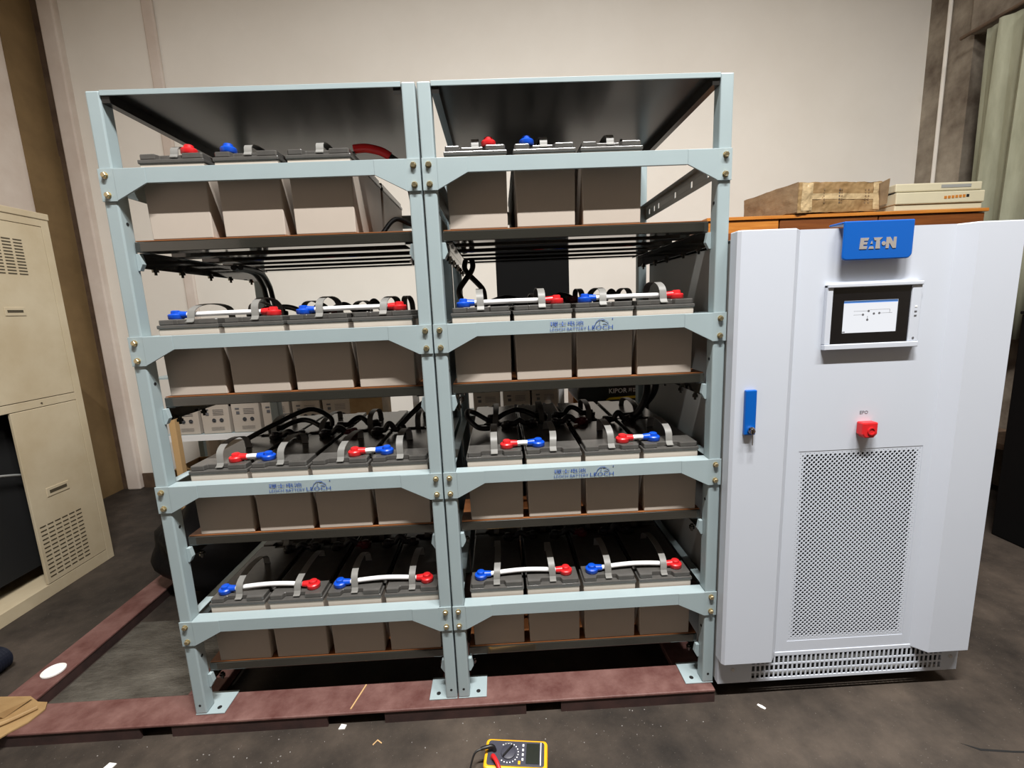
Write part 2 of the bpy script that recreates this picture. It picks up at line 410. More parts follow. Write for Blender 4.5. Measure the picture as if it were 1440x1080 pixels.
    part('stiffener', MB().box(PW+.002, PW+.022, .003, RD, RH-.03, RH-.0055), 'toppan', tp)
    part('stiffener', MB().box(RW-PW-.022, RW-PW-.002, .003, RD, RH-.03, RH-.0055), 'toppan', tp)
    return t
X2 = 0.8548
make_rack(0.0, 'pale blue-grey steel battery rack on the left, one lettered beam', (2,))
make_rack(X2, 'pale blue-grey steel battery rack beside the white cabinet, two lettered beams', (1, 2))

# ------------------------------------------------------------------ batteries
BW, BD, CH = .172, .330, .198
def lid_top_poly(w, y0, y1):
    h = w/2
    return [(-h, y0+.004), (-h+.004, y0), (-h*.52, y0), (-h*.46, y0+.016), (h*.30, y0+.016), (h*.36, y0), (h-.004, y0), (h, y0+.004),
            (h, y1-.004), (h-.004, y1), (h*.52, y1), (h*.46, y1-.016), (-h*.30, y1-.016), (-h*.36, y1), (-h+.004, y1), (-h, y1-.004)]
CASE = MB().obox([(-BW/2+.003, .002, 0), (BW/2-.003, .002, 0), (BW/2-.003, BD-.002, 0), (-BW/2+.003, BD-.002, 0),
                  (-BW/2, 0, CH), (BW/2, 0, CH), (BW/2, BD, CH), (-BW/2, BD, CH)]).mesh('case', 'case')
_l = MB().box(-BW/2-.0025, BW/2+.0025, -.003, BD+.003, CH, CH+.011).prism_xy(lid_top_poly(BW-.004, .0, BD), CH+.011, CH+.026)
LID = _l.mesh('lid', 'lid')
def strap_mesh(h, y1, lean=0.0):
    pts = [(0, .004, CH+.017), (0, .012, CH+.019), (0, .018, CH+.028)]
    n = 14
    for k in range(n+1):
        t = PI*k/n
        yy = .018+(y1-.018)*(1-math.cos(t))/2
        zz = CH+.028+h*(math.sin(t)**0.55 if 0 < t < PI-1e-6 else 0)
        pts.append((lean*math.sin(t), yy, zz))
    pts.append((0, y1+.006, CH+.026))
    return MB().ribbon(pts, (1, 0, 0), .021, .0022).mesh('strap', 'strap', True)
STRAPS = [strap_mesh(.050, .20), strap_mesh(.043, .23, .006), strap_mesh(.054, .18, -.004), strap_mesh(.030, .16)]
SHELF = ['top', 'second', 'third', 'bottom']; ORD = ['leftmost', 'second', 'third', 'fourth']
def battery(x, y, zt, label, group, strap):
    t = thing('battery', label, 'battery', (x, y, zt-.180), group)
    c = link('case', CASE, t); l = link('lid', LID, t)
    s = link('strap', STRAPS[strap], t)
    for o in (c, l):
        b = o.modifiers.new('bevel', 'BEVEL'); b.width = .0025; b.segments = 2; b.limit_method = 'ANGLE'; b.angle_limit = math.radians(50)
    return t
START = {(0, 0): [.174, .374, .570], (1, 0): [X2+.144, X2+.338, X2+.528],
         (0, 1): [.047+.094+.187*k for k in range(4)], (1, 1): [X2+.0445+.092+.1835*k for k in range(4)],
         (0, 2): [.071+.092+.1845*k for k in range(4)], (1, 2): [X2+.064+.092+.185*k for k in range(4)],
         (0, 3): [.066+.093+.187*k for k in range(4)], (1, 3): [X2+.052+.091+.1855*k for k in range(4)]}
YF, YB = .043, .385
for r in (0, 1):
    rn = ('left', 'right')[r]
    for lv in range(4):
        xs = START[(r, lv)]
        for i, x in enumerate(xs):
            on = ORD[i] if i else 'leftmost'
            if i == 1: on = 'second from left'
            if i == 2: on = 'third from left'
            if i == 3: on = 'rightmost'
            if lv == 0 and i == 2: on = 'rightmost'
            battery(x, .029 if (r, lv) == (0, 0) else YF, ZT[lv], f'{on} front grey-lidded battery on the {SHELF[lv]} shelf of the {rn} rack', 'front row batteries', 3 if lv == 0 else (i+lv+r) % 3)
            battery(x+random.uniform(-.003, .003), YB, ZT[lv], f'{on} battery in the back row on the {SHELF[lv]} shelf of the {rn} rack', 'back row batteries', 3 if lv == 0 else (i+lv+r+1) % 3)

# ------------------------------------------------------------------ jumper cables
def cap_mesh(m):
    mb = MB().lathe([(.019, 0), (.021, .003), (.021, .013), (.018, .016), (.013, .016), (.012, .024), (.009, .026)], (0, 0, 0), 'z', 18)
    mb.tube([(.012, 0, .0125), (.024, 0, .0125), (.034, 0, .0125)], lambda t: .0115-.002*t, 10, 0)
    return mb.mesh('terminal_cap', m, True)
CAP = {k: cap_mesh(k) for k in ('red', 'blue', 'blackcap', 'darkred')}
def jumper(name, p0, p1, k0, k1, cm, r, label, group, sag=.0, bow=0.0, mid=None):
    t = thing(name, label, 'cable', p0, group)
    d = Vector(p1)-Vector(p0); a = math.atan2(d.y, d.x)
    for kk, off, ang, nm in ((k0, Vector((0, 0, 0)), a, 0), (k1, d, a+PI, 1)):
        o = link('terminal_cap', CAP[kk], t, off); o.rotation_euler = (0, 0, ang)
        if kk in ('red', 'blue'): o['label'] = f'{kk} round terminal cap'
    n = Vector((-d.y, d.x, 0)).normalized() if d.length > 0 else Vector((0, 1, 0))
    e = Vector((math.cos(a), math.sin(a), 0))
    s0 = e*.030+Vector((0, 0, .0125)); s1 = d-e*.030+Vector((0, 0, .0125))
    if mid is None: pts = [s0, s0.lerp(s1, .25)+Vector((0, 0, sag*.7))+n*bow*.7, s0.lerp(s1, .5)+Vector((0, 0, sag))+n*bow, s0.lerp(s1, .75)+Vector((0, 0, sag*.7))+n*bow*.7, s1]
    else: pts = [s0]+[Vector(q)-Vector(p0) for q in mid]+[s1]
    part('cable', MB().tube(pts, r, 10, 4), cm, t, smooth=True)
    return t
LT = CH+.026-.180   # lid top above beam top
for r in (0, 1):
    rn = ('left', 'right')[r]
    for lv in (1, 2, 3):
        xs = START[(r, lv)]
        z = ZT[lv]+LT+.0008
        for h in (0, 1):
            a, b = xs[2*h], xs[2*h+1]
            side = ('left', 'right')[h]
            lo = .052 if lv != 2 else -.038
            if lv == 2: k0, k1 = 'red', 'blue'; xa, xb = a+.040, b-.045
            else: k0, k1 = 'blue', 'red'; xa, xb = a-.052, b+.046
            jumper('jumper_cable', (xa, YF+.034, z), (xb, YF+.036, z), k0, k1, 'whitecable', .0075,
                   f'white jumper cable with {k0} and {k1} caps, {side} half of {SHELF[lv]} shelf, {rn} rack', 'white jumper cables', .004 if lv == 3 else .001, .006 if lv != 2 else 0)
        # black cabling between the two rows
        cs = [(xs[0]+.045, xs[1]-.045), (xs[1]+.04, xs[2]-.04), (xs[2]+.045, xs[3]-.045)]
        for j, (a, b) in enumerate(cs):
            pos = ('left', 'middle', 'right')[j]
            jumper('black_cable', (a, YF+BD-.05, z), (b, YF+BD-.045, z), 'blackcap', 'darkred' if j == 1 else 'blackcap', 'black', .010,
                   f'black cable behind front batteries, {pos} of {SHELF[lv]} shelf, {rn} rack', 'black cables behind the front row', .012+.006*j, .0)
        for j, (a, b) in enumerate(cs[:2]):
            pos = ('left', 'right')[j]
            jumper('black_cable', (a-.06 if j == 0 else a+.02, YB+.05, z), (b+.05, YB+.06, z), 'blackcap', 'blackcap', 'black', .010,
                   f'black cable over the back batteries, {pos} part of {SHELF[lv]} shelf, {rn} rack', 'black cables over the back row', .02, .03)
# loops of thick cable
def loose(name, pts, r, m, label, group=None):
    o = part(name, MB().tube(pts, r, 10, 6), m, None, smooth=True)
    return tag(o, label, 'cable', group)
z3 = ZT[2]+LT
loose('black_cable', [(X2+.13, .335, z3+.030), (X2+.085, .35, z3+.055), (X2+.06, .32, z3+.070), (X2+.065, .27, z3+.055), (X2+.10, .245, z3+.026), (X2+.14, .25, z3+.020)], .009, 'black', 'black looped cable at left end of third shelf, right rack')
loose('black_cable', [(X2+.752, .48, z3+.022), (X2+.756, .42, z3+.050), (X2+.762, .36, z3+.10), (X2+.77, .36, z3+.14), (X2+.765, .40, z3+.172)], .013, 'black', 'thick black cable rising at the right end of third shelf, right rack')
loose('black_cable', [(X2+.64, .36, z3+.014), (X2+.69, .33, z3+.03), (X2+.725, .33, z3+.10), (X2+.735, .36, z3+.15), (X2+.735, .40, z3+.172)], .013, 'black', 'thick black cable bent towards the rightmost battery, third shelf, right rack')
loose('black_cable', [(.12, .30, z3+.012), (.20, .36, z3+.05), (.30, .42, z3+.085), (.37, .43, z3+.05), (.38, .42, z3+.015)], .009, 'black', 'black cable arching over the left batteries, third shelf, left rack')
loose('black_cable', [(.65, .33, z3+.012), (.70, .38, z3+.06), (.76, .42, z3+.10), (.80, .44, z3+.05)], .010, 'black', 'black cable arching beside the centre post, third shelf, left rack')
zs1 = ZT[0]-.180-.034
for k, (dx, lb) in enumerate(((0, 'outer'), (.025, 'inner'))):
    loose('black_cable', [(.12+dx, .36, zs1-.014), (.115+dx, .50, zs1-.020), (.095+dx, .60, zs1-.06), (.085+dx, .64, zs1-.11), (.09+dx, .645, zs1-.160)], .010, 'black', f'{lb} black cable drooping under the top shelf, left rack', 'cables under the top shelf')
for k, (xa, xb, lb) in enumerate(((.10, .055, 'nearer the post'), (.075, .135, 'slanting away from the post'))):
    loose('black_cable', [(X2+xa, .42+.03*k, zs1-.012), (X2+xa, .40+.03*k, zs1-.05), (X2+xb, .34+.02*k, zs1-.12), (X2+xb+.005, .33+.02*k, zs1-.155)], .010, 'black', f'black cable under the top shelf, right rack, {lb}', 'cables under the top shelf')
# top shelf loose caps and lugs
z1 = ZT[0]+LT
for r, i, k, dx, lb in ((0, 0, 'red', .038, 'red cap on the leftmost battery, top shelf, left rack'), (0, 1, 'blue', -.055, 'blue cap on the second battery, top shelf, left rack'),
                        (1, 0, 'red', .038, 'red cap on the leftmost battery, top shelf, right rack'), (1, 1, 'blue', -.048, 'blue cap on the second battery, top shelf, right rack')):
    t = thing('terminal_cover', lb, 'terminal cap', (START[(r, 0)][i]+dx, (.029 if r == 0 else YF)+.024, z1+.0006), 'loose terminal caps')
    o = link('cap_body', CAP[k], t); o.rotation_euler = (0, 0, PI/2)
    part('tail', MB().tube([(0, .044, .008), (.004, .08, .012), (.01, .13, .010)], .0075, 8, 3), 'black', t, smooth=True)
rc = thing('red_cable', 'red sleeved cable with bare metal lug on rightmost battery, top shelf, left rack', 'cable', (START[(0, 0)][2]+.045, YF+.05, z1+.0006))
part('lug', MB().lathe([(.011, 0), (.011, .004), (.007, .004), (.007, .012)], (0, 0, 0), 'z', 12).box(.005, .04, -.007, .007, .002, .007), 'chrome', rc)
part('sleeve', MB().tube([(.035, 0, .015), (.07, .004, .018), (.11, .01, .010), (.135, .014, -.004)], .012, 10, 4), 'red', rc, smooth=True)
part('cable', MB().tube([(.133, .014, -.003), (.16, .02, -.024), (.175, .05, -.06), (.178, .10, -.12)], .0095, 10, 4), 'black', rc, smooth=True)
tb = thing('terminal_bolt', 'bare metal terminal bolt on the rightmost battery, top shelf, right rack', 'bolt', (START[(1, 0)][2]+.04, YF+.05, z1+.0006))
part('washer', MB().lathe([(.012, 0), (.012, .003)], (0, 0, 0), 'z', 14), 'chrome', tb)
part('bolt_head', MB().lathe([(.008, .003), (.008, .010), (.004, .010), (.004, .018)], (0, 0, 0), 'z', 6), 'chrome', tb)
# dark tie straps at the open end of the left top shelf
loose('black_cable', [(.665, .30, ZT[0]-.14), (.70, .36, ZT[0]-.085), (.76, .40, ZT[0]-.10), (.812, .38, ZT[0]-.075)], .008, 'black', 'black cable hanging past the rightmost battery, top shelf, left rack')
tag(part('black_pouch', MB().prism_xz([(.675, ZT[0]-.1795), (.81, ZT[0]-.1795), (.81, ZT[0]-.128), (.70, ZT[0]-.124), (.68, ZT[0]-.14)], .46, .56), 'black', None, .008), 'black bundle lying at the empty end of top shelf, left rack', 'bundle')

# ------------------------------------------------------------------ white UPS cabinet
U0, U1 = 1.711, 2.522
ub = thing('power_cabinet', 'tall white power cabinet with blue badge and lit screen', 'cabinet', (0, 0, 0))
part('body', MB().box(U0, U0+.012, .004, .70, .012, 1.430).box(U1-.012, U1, .004, .70, .012, 1.430).box(U0, U1, .69, .70, .012, 1.43).box(U0, U1, .004, .70, 1.418, 1.430).box(U0+.012, U1-.012, .004, .69, .012, .022), 'upsgrey', ub, .002)
part('inner_panel', MB().box(U0+.013, U1-.013, .06, .065, .023, 1.41), 'dark', ub)
# plinth with slotted grille
pl = part('plinth', MB().box(U0, 1.822, -.018, .003, .010, .115).box(2.468, U1, -.018, .003, .010, .115).box(1.822, 2.468, -.018, -.014, .010, .022).box(1.822, 2.468, -.018, -.014, .100, .115), 'upsw', ub, .0015)
g = MB(); n = 42; gx0, gx1 = 1.822, 2.468
for k in range(n+1):
    x = gx0+(gx1-gx0)*k/n; g.box(x-.0028, x+.0028, -.0175, -.0155, .022, .100)
for z in (.0455, .0715): g.box(gx0, gx1, -.0178, -.0152, z-.003, z+.003)
part('grille', g, 'upsw', pl, kind='stuff')
for x in (1.760, 2.495):
    part('screw', MB().lathe([(.006, 0), (.005, -.004)], (x, -.018, .062), 'y', 12), 'silver', pl)
# door: recessed middle between two proud wings
YC, YW = -.016, -.050
wl = [(U0-.004, YC+.012), (U0-.004, YW+.008), (U0+.004, YW), (1.868, YW), (1.900, YC), (1.900, YC+.012)]
wr = [(U1+.002-(x-(U0-.004)), y) for x, y in reversed(wl)]
wr = [(2.352, YC), (2.384, YW), (U1-.006, YW), (U1+.002, YW+.008), (U1+.002, YC+.012), (2.352, YC+.012)]
dm = MB()
hx0, hx1, hz0, hz1 = 1.937, 2.324, .152, .798
dm.box(1.900, hx0, YC, YC+.010, .106, 1.448).box(hx1, 2.352, YC, YC+.010, .106, 1.448).box(hx0, hx1, YC, YC+.010, .106, hz0).box(hx0, hx1, YC, YC+.010, hz1, 1.448)
door = part('door', dm, 'upsw', ub)
part('door_wing', MB().prism_xy(wl, .106, 1.448), 'upsw', door, .003)
part('door_wing', MB().prism_xy(wr, .106, 1.448), 'upsw', door, .003)
# perforated vent panel with real holes
pm = MB(); pa = (hx1-hx0)/27.0; pb = pa/2
def diamond(cx, cz, rad):
    y = YC+.001
    D = [(cx+pa/2, cz), (cx, cz+pb), (cx-pa/2, cz), (cx, cz-pb)]
    if rad <= 0:
        pm.add([(x, y, z) for x, z in D], [(0, 1, 2, 3)]); return
    ring = [(cx+rad*math.cos(PI/4*k), cz+rad*math.sin(PI/4*k)) for k in range(8)]
    vs = [(x, y, z) for x, z in D]+[(x, y, z) for x, z in ring]+[(x, y+.0015, z) for x, z in ring]
    fs = []
    for q in range(4):
        a, b = q, (q+1) % 4; r0, r1, r2 = 4+2*q, 4+2*q+1, 4+(2*q+2) % 8
        fs += [(a, r1, r0), (a, b, r1), (b, r2, r1)]
    for k in range(8): fs.append((4+k, 4+(k+1) % 8, 12+(k+1) % 8, 12+k))
    pm.add(vs, fs)
nr = int((hz1-hz0)/pb)
for j in range(nr+2):
    cz = hz0+pb*j
    for i in range(28+1):
        cx = hx0+pa*i+(pa/2 if j % 2 else 0)
        e = min((cx-hx0)/pa, (hx1-cx)/pa, (cz-hz0)/pb/1.6, (hz1-cz)/pb/1.6)
        if e < -.6: continue
        rad = 0 if e < .2 else (.0017 if e < .75 else (.0028 if e < 1.3 else .0042))
        diamond(cx, cz, rad)
part('vent_panel', pm, 'upsw', door, kind='stuff')
# badge
bd = part('badge', MB().prism_xz([(2.018, 1.357), (2.192, 1.357), (2.1975, 1.3585), (2.202, 1.363), (2.2055, 1.368), (2.206, 1.373), (2.206, 1.462), (2.006, 1.462), (2.006, 1.369), (2.007, 1.363), (2.0105, 1.359)], -.042, -.036).box(2.006, 2.206, -.0361, .02, 1.456, 1.462), 'upsblue', ub, .004)
ex0, ex1, ez0, ez1 = 2.052, 2.156, 1.386, 1.416
def EP(poly): return [(ex0+(ex1-ex0)*a, ez0+(ez1-ez0)*b) for a, b in poly]
ym0, ym1 = -.0432, -.0415
for poly in ([(0, 0), (.20, 0), (.215, .26), (.10, .26), (.105, .40), (.20, .40), (.215, .62), (.11, .62), (.115, .74), (.22, .74), (.25, 1), (.02, 1)],
             [(.255, 0), (.40, 0), (.375, .22), (.285, .22)], [(.30, .45), (.36, .45), (.335, .72)],
             [(.44, 0), (.565, 0), (.545, .74), (.62, 1), (.37, 1), (.40, .74), (.45, .74)],
             [(.72, 0), (.80, 0), (.81, .5), (.91, 0), (1.0, 0), (1.0, 1), (.925, 1), (.92, .52), (.83, 1), (.725, 1)]):
    part('letter', MB().prism_xz(EP(poly), ym0, ym1), 'silver', bd)
part('letter', MB().lathe([(.0056, 0), (.0056, .0017)], (ex0+.66*(ex1-ex0), ym0, ez0+.45*(ez1-ez0)), 'y', 14), 'silver', bd)
# display
dh = part('display_housing', MB().box(1.981, 1.998, -.030, YC, 1.122, 1.292).box(2.229, 2.258, -.030, YC, 1.122, 1.292).box(1.981, 2.258, -.034, YC, 1.283, 1.294).box(1.981, 2.258, -.034, YC, 1.106, 1.122), 'upsw', ub, .002)
part('bezel', MB().box(1.998, 2.034, -.026, YC, 1.122, 1.283).box(2.195, 2.229, -.026, YC, 1.122, 1.283).box(2.034, 2.195, -.026, YC, 1.122, 1.153).box(2.034, 2.195, -.026, YC, 1.245, 1.283), 'bezel', dh)
sc = part('screen', MB().box(2.034, 2.195, -.0235, YC, 1.153, 1.245), 'screen', dh, label='lit white touch screen')
part('screen_bar', MB().box(2.035, 2.194, -.0239, -.0236, 1.238, 1.2445), 'screenblue', sc)
dg = MB()
for x, z in ((2.110, 1.214), (2.094, 1.204), (2.126, 1.206), (2.142, 1.207), (2.108, 1.189)): dg.lathe([(.0034, 0), (.0034, -.0003)], (x, -.0236, z), 'y', 12)
for a, b, z in ((2.066, 2.107, 1.2145), (2.113, 2.172, 1.2175), (2.066, 2.09, 1.204), (2.146, 2.18, 1.207)): dg.box(a, b, -.0239, -.0236, z-.0004, z+.0004)
dg.box(2.1075, 2.1085, -.0239, -.0236, 1.192, 1.2).box(2.172, 2.1728, -.0239, -.0236, 1.207, 1.2175)
dg.box(2.036, 2.044, -.0239, -.0236, 1.1545, 1.1575)
part('screen_diagram', dg, 'print', sc)
for z in (1.222, 1.208, 1.196): part('indicator', MB().box(2.240, 2.247, -.0308, -.030, z-.002, z+.002), 'whitecable' if z > 1.22 else 'print', dh)
part('latch', MB().lathe([(.003, 0), (.003, -.0012)], (2.243, -.030, 1.132), 'y', 10), 'print', dh)
# lock handle with key
hd = part('handle', MB().box(1.740, 1.773, -.062, YW, .872, 1.005), 'upsblue', ub, .003)
part('lock_barrel', MB().lathe([(.010, 0), (.010, -.006), (.007, -.008)], (1.758, -.062, .888), 'y', 14), 'chrome', hd)
part('key', MB().box(1.7565, 1.7595, -.074, -.070, .845, .890).lathe([(.008, 0), (.008, -.003)], (1.758, -.071, .886), 'y', 12), 'chrome', hd)
# emergency button
ep = part('emergency_button', MB().prism_xz([(2.118, .838), (2.144, .838), (2.155, .850), (2.155, .886), (2.108, .886), (2.108, .850)], -.042, YC), 'red', ub, .004, label='red emergency stop button')
part('button_ring', MB().lathe([(.012, 0), (.012, -.003), (.008, -.003), (.008, -.001)], (2.135, -.042, .860), 'y', 16), 'red', ep)
link('lettering', text_mesh('EPO', 2.116, 2.141, .907, .917, YC-.0006, 'print', .0), ub)

# ------------------------------------------------------------------ beige switch cabinet at the left
bx = -1.23
bc = thing('beige_cabinet', 'tall beige steel cabinet with slotted vents and a dark open bay', 'cabinet', (0, 0, 0))
part('body', MB().box(-1.86, bx-.02, 1.165, 1.185, FZ, 1.80).box(-1.86, -1.845, -.30, 1.165, FZ, 1.80).box(-1.845, bx-.02, -.30, -.28, FZ, 1.80).box(-1.845, bx-.02, -.28, 1.165, 1.78, 1.80).box(-1.845, bx-.02, -.28, 1.165, FZ, FZ+.06), 'beige', bc, .002)
part('top_cap', MB().box(-1.865, bx+.004, -.305, 1.190, 1.801, 1.832), 'beige', bc, .003)
part('frame', MB().box(bx-.02, bx, 1.145, 1.185, FZ, 1.80).box(bx-.02, bx, -.30, -.26, FZ, 1.80).box(bx-.02, bx, -.26, 1.145, .880, .918).box(bx-.02, bx, -.26, 1.145, FZ, .012).box(bx-.02, bx, -.26, 1.145, 1.765, 1.80), 'beige', bc, .0015)
def slots(y0, y1, z0, z1, nc, nr, parent, zs=.0):
    s = MB(); cw = (y1-y0)/nc
    for i in range(nc):
        for j in range(nr):
            z = z0+(z1-z0)*(j+.5)/nr
            s.box(bx+.0006, bx+.0022, y0+cw*(i+.12), y0+cw*(i+.88), z-.0028, z+.0028)
    part('vent_slots', s, 'beigedark', parent, kind='stuff')
for y0, y1 in ((.455, 1.142), (-.258, .449)):
    ud = part('upper_door', MB().box(bx-.012, bx+.001, y0, y1, .921, 1.762), 'beige', bc, .002)
    slots(y1-.42, y1-.108, 1.515, 1.69, 6, 12, ud)
    yc = (y0+y1)/2+.13
    part('pull_recess', MB().box(bx+.001, bx+.004, yc-.047, yc+.047, 1.325, 1.365), 'beige', ud, .002)
    part('pull_slot', MB().box(bx+.0041, bx+.0048, yc-.036, yc+.036, 1.340, 1.352), 'beigedark', ud)
ld = part('lower_door', MB().box(bx-.012, bx+.001, .808, 1.142, .015, .877), 'beige', bc, .002)
slots(.820, 1.050, .035, .315, 6, 13, ld)
part('pull_recess', MB().box(bx+.001, bx+.004, .890, 1.008, .435, .480), 'beige', ld, .002)
part('pull_slot', MB().box(bx+.0041, bx+.0048, .905, .995, .450, .466), 'beigedark', ld)
part('bay_shade_panel', MB().box(-1.33, -1.325, -.275, 1.16, .08, 1.77), 'dark', bc)  # added dark sheet close behind the opening, painting the bay's shade
loose('grey_cable', [(-1.29, .35, .52), (-1.29, .55, .55), (-1.285, .70, .60), (-1.285, .80, .585), (-1.29, .90, .55)], .006, 'upsgrey', 'grey cable slung across the open bay of the beige cabinet')
for z, yy in ((.898, .96), ):
    part('screw', MB().lathe([(.004, 0), (.004, .003)], (bx, yy, z), 'x', 10), 'beigedark', bc)

# ------------------------------------------------------------------ furniture behind the white cabinet
wc = thing('wooden_cabinet', 'orange-brown wooden cabinet against the wall behind the white cabinet', 'cabinet', (0, 0, 0))
wx0, wx1, wy0, wy1, wz = 2.22, 3.79, 1.26, 1.72, 1.706
part('carcass', MB().box(wx0, wx0+.02, wy0+.02, wy1, FZ, wz-.02).box(wx1-.02, wx1, wy0+.02, wy1, FZ, wz-.02).box(wx0+.02, wx1-.02, wy1-.01, wy1, FZ, wz-.02).box(wx0+.02, wx1-.02, wy0+.03, wy1-.01, FZ, FZ+.05), 'wooddark', wc, .002)
part('top_board', MB().box(wx0-.01, wx1+.01, wy0-.01, wy1, wz-.018, wz), 'wood', wc, .002)
xm = [wx0, 2.62, 3.18, wx1]
for a, b in zip(xm[:-1], xm[1:]):
    d = part('door', MB().box(a+.004, b-.004, wy0, wy0+.018, 0.02, wz-.022), 'wood' if a < 2.5 else 'wooddark', wc, .002)  # darker wood on the right doors paints the shadow below the carton
    part('door_panel', MB().box(a+.06, b-.06, wy0-.005, wy0-.0005, .09, wz-.085), 'wooddark', d, .002)
    part('door_knob', MB().lathe([(.006, 0), (.006, -.015), (.013, -.018), (.012, -.026)], (b-.03, wy0, .9), 'y', 12), 'chrome', d)
ctex = bpy.data.textures.new('crumple', 'CLOUDS'); ctex.noise_scale = .07; ctex.noise_depth = 2
def crumple(o, st, lv=4):
    q = o.modifiers.new('grid', 'SUBSURF'); q.subdivision_type = 'SIMPLE'; q.levels = lv; q.render_levels = lv
    d = o.modifiers.new('crumple', 'DISPLACE'); d.texture = ctex; d.texture_coords = 'GLOBAL'; d.strength = st; d.mid_level = .5
cb = thing('carton', 'crumpled taped brown carton lying on the wooden cabinet', 'box', (0, 0, wz+.006))
A, B = Vector((2.705, 1.235, 0)), Vector((3.215, 1.30, 0)); dv = Vector((-.15, .27, 0))
def cpt(p, z): return (p.x, p.y, z+.0005)
bb = MB().obox([cpt(A, 0), cpt(B, .008), cpt(B+dv, .0), cpt(A+dv, .0), cpt(A, .158), cpt(B, .162), cpt(B+dv, .158), cpt(A+dv, .13)])
crumple(part('box_body', bb, 'carton', cb), .022, 5)
crumple(part('end_flap', MB().obox([cpt(A+Vector((-.006, .0, 0)), .004), cpt(A+Vector((-.002, .004, 0)), .004), cpt(A+dv+Vector((-.003, .0, 0)), .0), cpt(A+dv+Vector((-.010, -.004, 0)), .0),
                         cpt(A+Vector((-.006, .0, 0)), .160), cpt(A+Vector((-.002, .004, 0)), .160), cpt(A+dv+Vector((-.003, .0, 0)), .128), cpt(A+dv+Vector((-.010, -.004, 0)), .128)]), 'cartondirty', cb), .012)
e = (B-A).normalized(); nn = Vector((e.y, -e.x, 0))
def crumple_dir(o):
    o.rotation_mode = 'QUATERNION'
    q = o.modifiers.new('grid', 'SUBSURF'); q.subdivision_type = 'SIMPLE'; q.levels = 4; q.render_levels = 4
    d = o.modifiers.new('crumple', 'DISPLACE'); d.texture = ctex; d.texture_coords = 'GLOBAL'; d.direction = 'Y'; d.space = 'LOCAL'; d.strength = -.022; d.mid_level = .5
def strip(t0, t1, z0, z1, m, name, off=.0012):
    p, q = A+(B-A)*t0+nn*off, A+(B-A)*t1+nn*off; bk = -nn*.0006
    o_ = part(name, MB().obox([cpt(p, z0), cpt(q, z0), cpt(q+bk, z0), cpt(p+bk, z0), cpt(p, z1), cpt(q, z1), cpt(q+bk, z1), cpt(p+bk, z1)]), m, cb, loc=tuple(nn*.0012))
    crumple_dir(o_)
strip(.03, .16, .010, .155, 'tape', 'packing_tape'); strip(.90, .99, .014, .158, 'tape', 'packing_tape'); strip(.16, .90, .070, .100, 'tape', 'packing_tape', .0010)
for t in (.29, .47, .475, .50, .80, .84):
    for k in range(5): strip(t, t+.012, .048+.017*k, .056+.017*k, 'cartondirty' if t != .47 else 'print', 'printed_mark', .0020)
part('torn_flap', MB().obox([cpt(B+Vector((-.01, -.012, 0)), .03), cpt(B+Vector((.040, .0, 0)), .045), cpt(B+Vector((.038, .008, 0)), .045), cpt(B+Vector((-.01, -.004, 0)), .03),
                          cpt(B+Vector((-.02, -.012, 0)), .150), cpt(B+Vector((.046, .0, 0)), .178), cpt(B+Vector((.044, .008, 0)), .178), cpt(B+Vector((-.02, -.004, 0)), .150)]), 'cartondirty', cb)
dv_ = thing('desktop_device', 'flat beige office machine at the right end of the wooden cabinet', 'machine', (0, 0, wz))
part('base', MB().box(3.275, 3.775, 1.27, 1.60, .001, .035), 'plast', dv_, .005)
part('middle', MB().box(3.272, 3.778, 1.262, 1.60, .0352, .098), 'plast', dv_, .005)
part('lid', MB().box(3.272, 3.765, 1.270, 1.60, .102, .146), 'plast', dv_, .006)
part('lid_groove', MB().box(3.27, 3.76, 1.276, 1.59, .0981, .102), 'dark', dv_)
part('control_strip', MB().box(3.53, 3.70, 1.2682, 1.2698, .118, .134), 'upsgrey', dv_)
for k in range(7):
    part('gold_mark', MB().box(3.545+.021*k, 3.560+.021*k, 1.2602, 1.2618, .058+.001*k, .072+.001*k), 'wood' if k < 6 else 'dark', dv_)

# curtain
cu = thing('curtain', 'pale green curtain hanging by the dark window', 'curtain', (4.21, 0, 0))
cm = MB(); N = 90; ys = [1.79-1.45*k/N for k in range(N+1)]; zz = [2.88, 2.5, 2.0, 1.5, .95]
vs = []
for j, z in enumerate(zz):
    for k, y in enumerate(ys):
        a = .045*math.sin(k*.62+.4*j*.3)+.02*math.sin(k*1.37+1)
        a *= .55+.45*j/4
        vs.append((a, y-.04*j*(1-k/N)*0+ (-.05*(j/4) if k == 0 else 0)*0, z+.0))
fs = [(j*(N+1)+k, j*(N+1)+k+1, (j+1)*(N+1)+k+1, (j+1)*(N+1)+k) for j in range(len(zz)-1) for k in range(N)]
co = part('fabric', MB().add(vs, fs), 'curtain', cu, smooth=True)
sm = co.modifiers.new('thick', 'SOLIDIFY'); sm.thickness = .004
part('curtain_rod', MB().tube([(.0, .30, 2.91), (.0, 1.0, 2.91), (.0, 1.95, 2.91)], .012, 10, 0), 'trunk', cu)

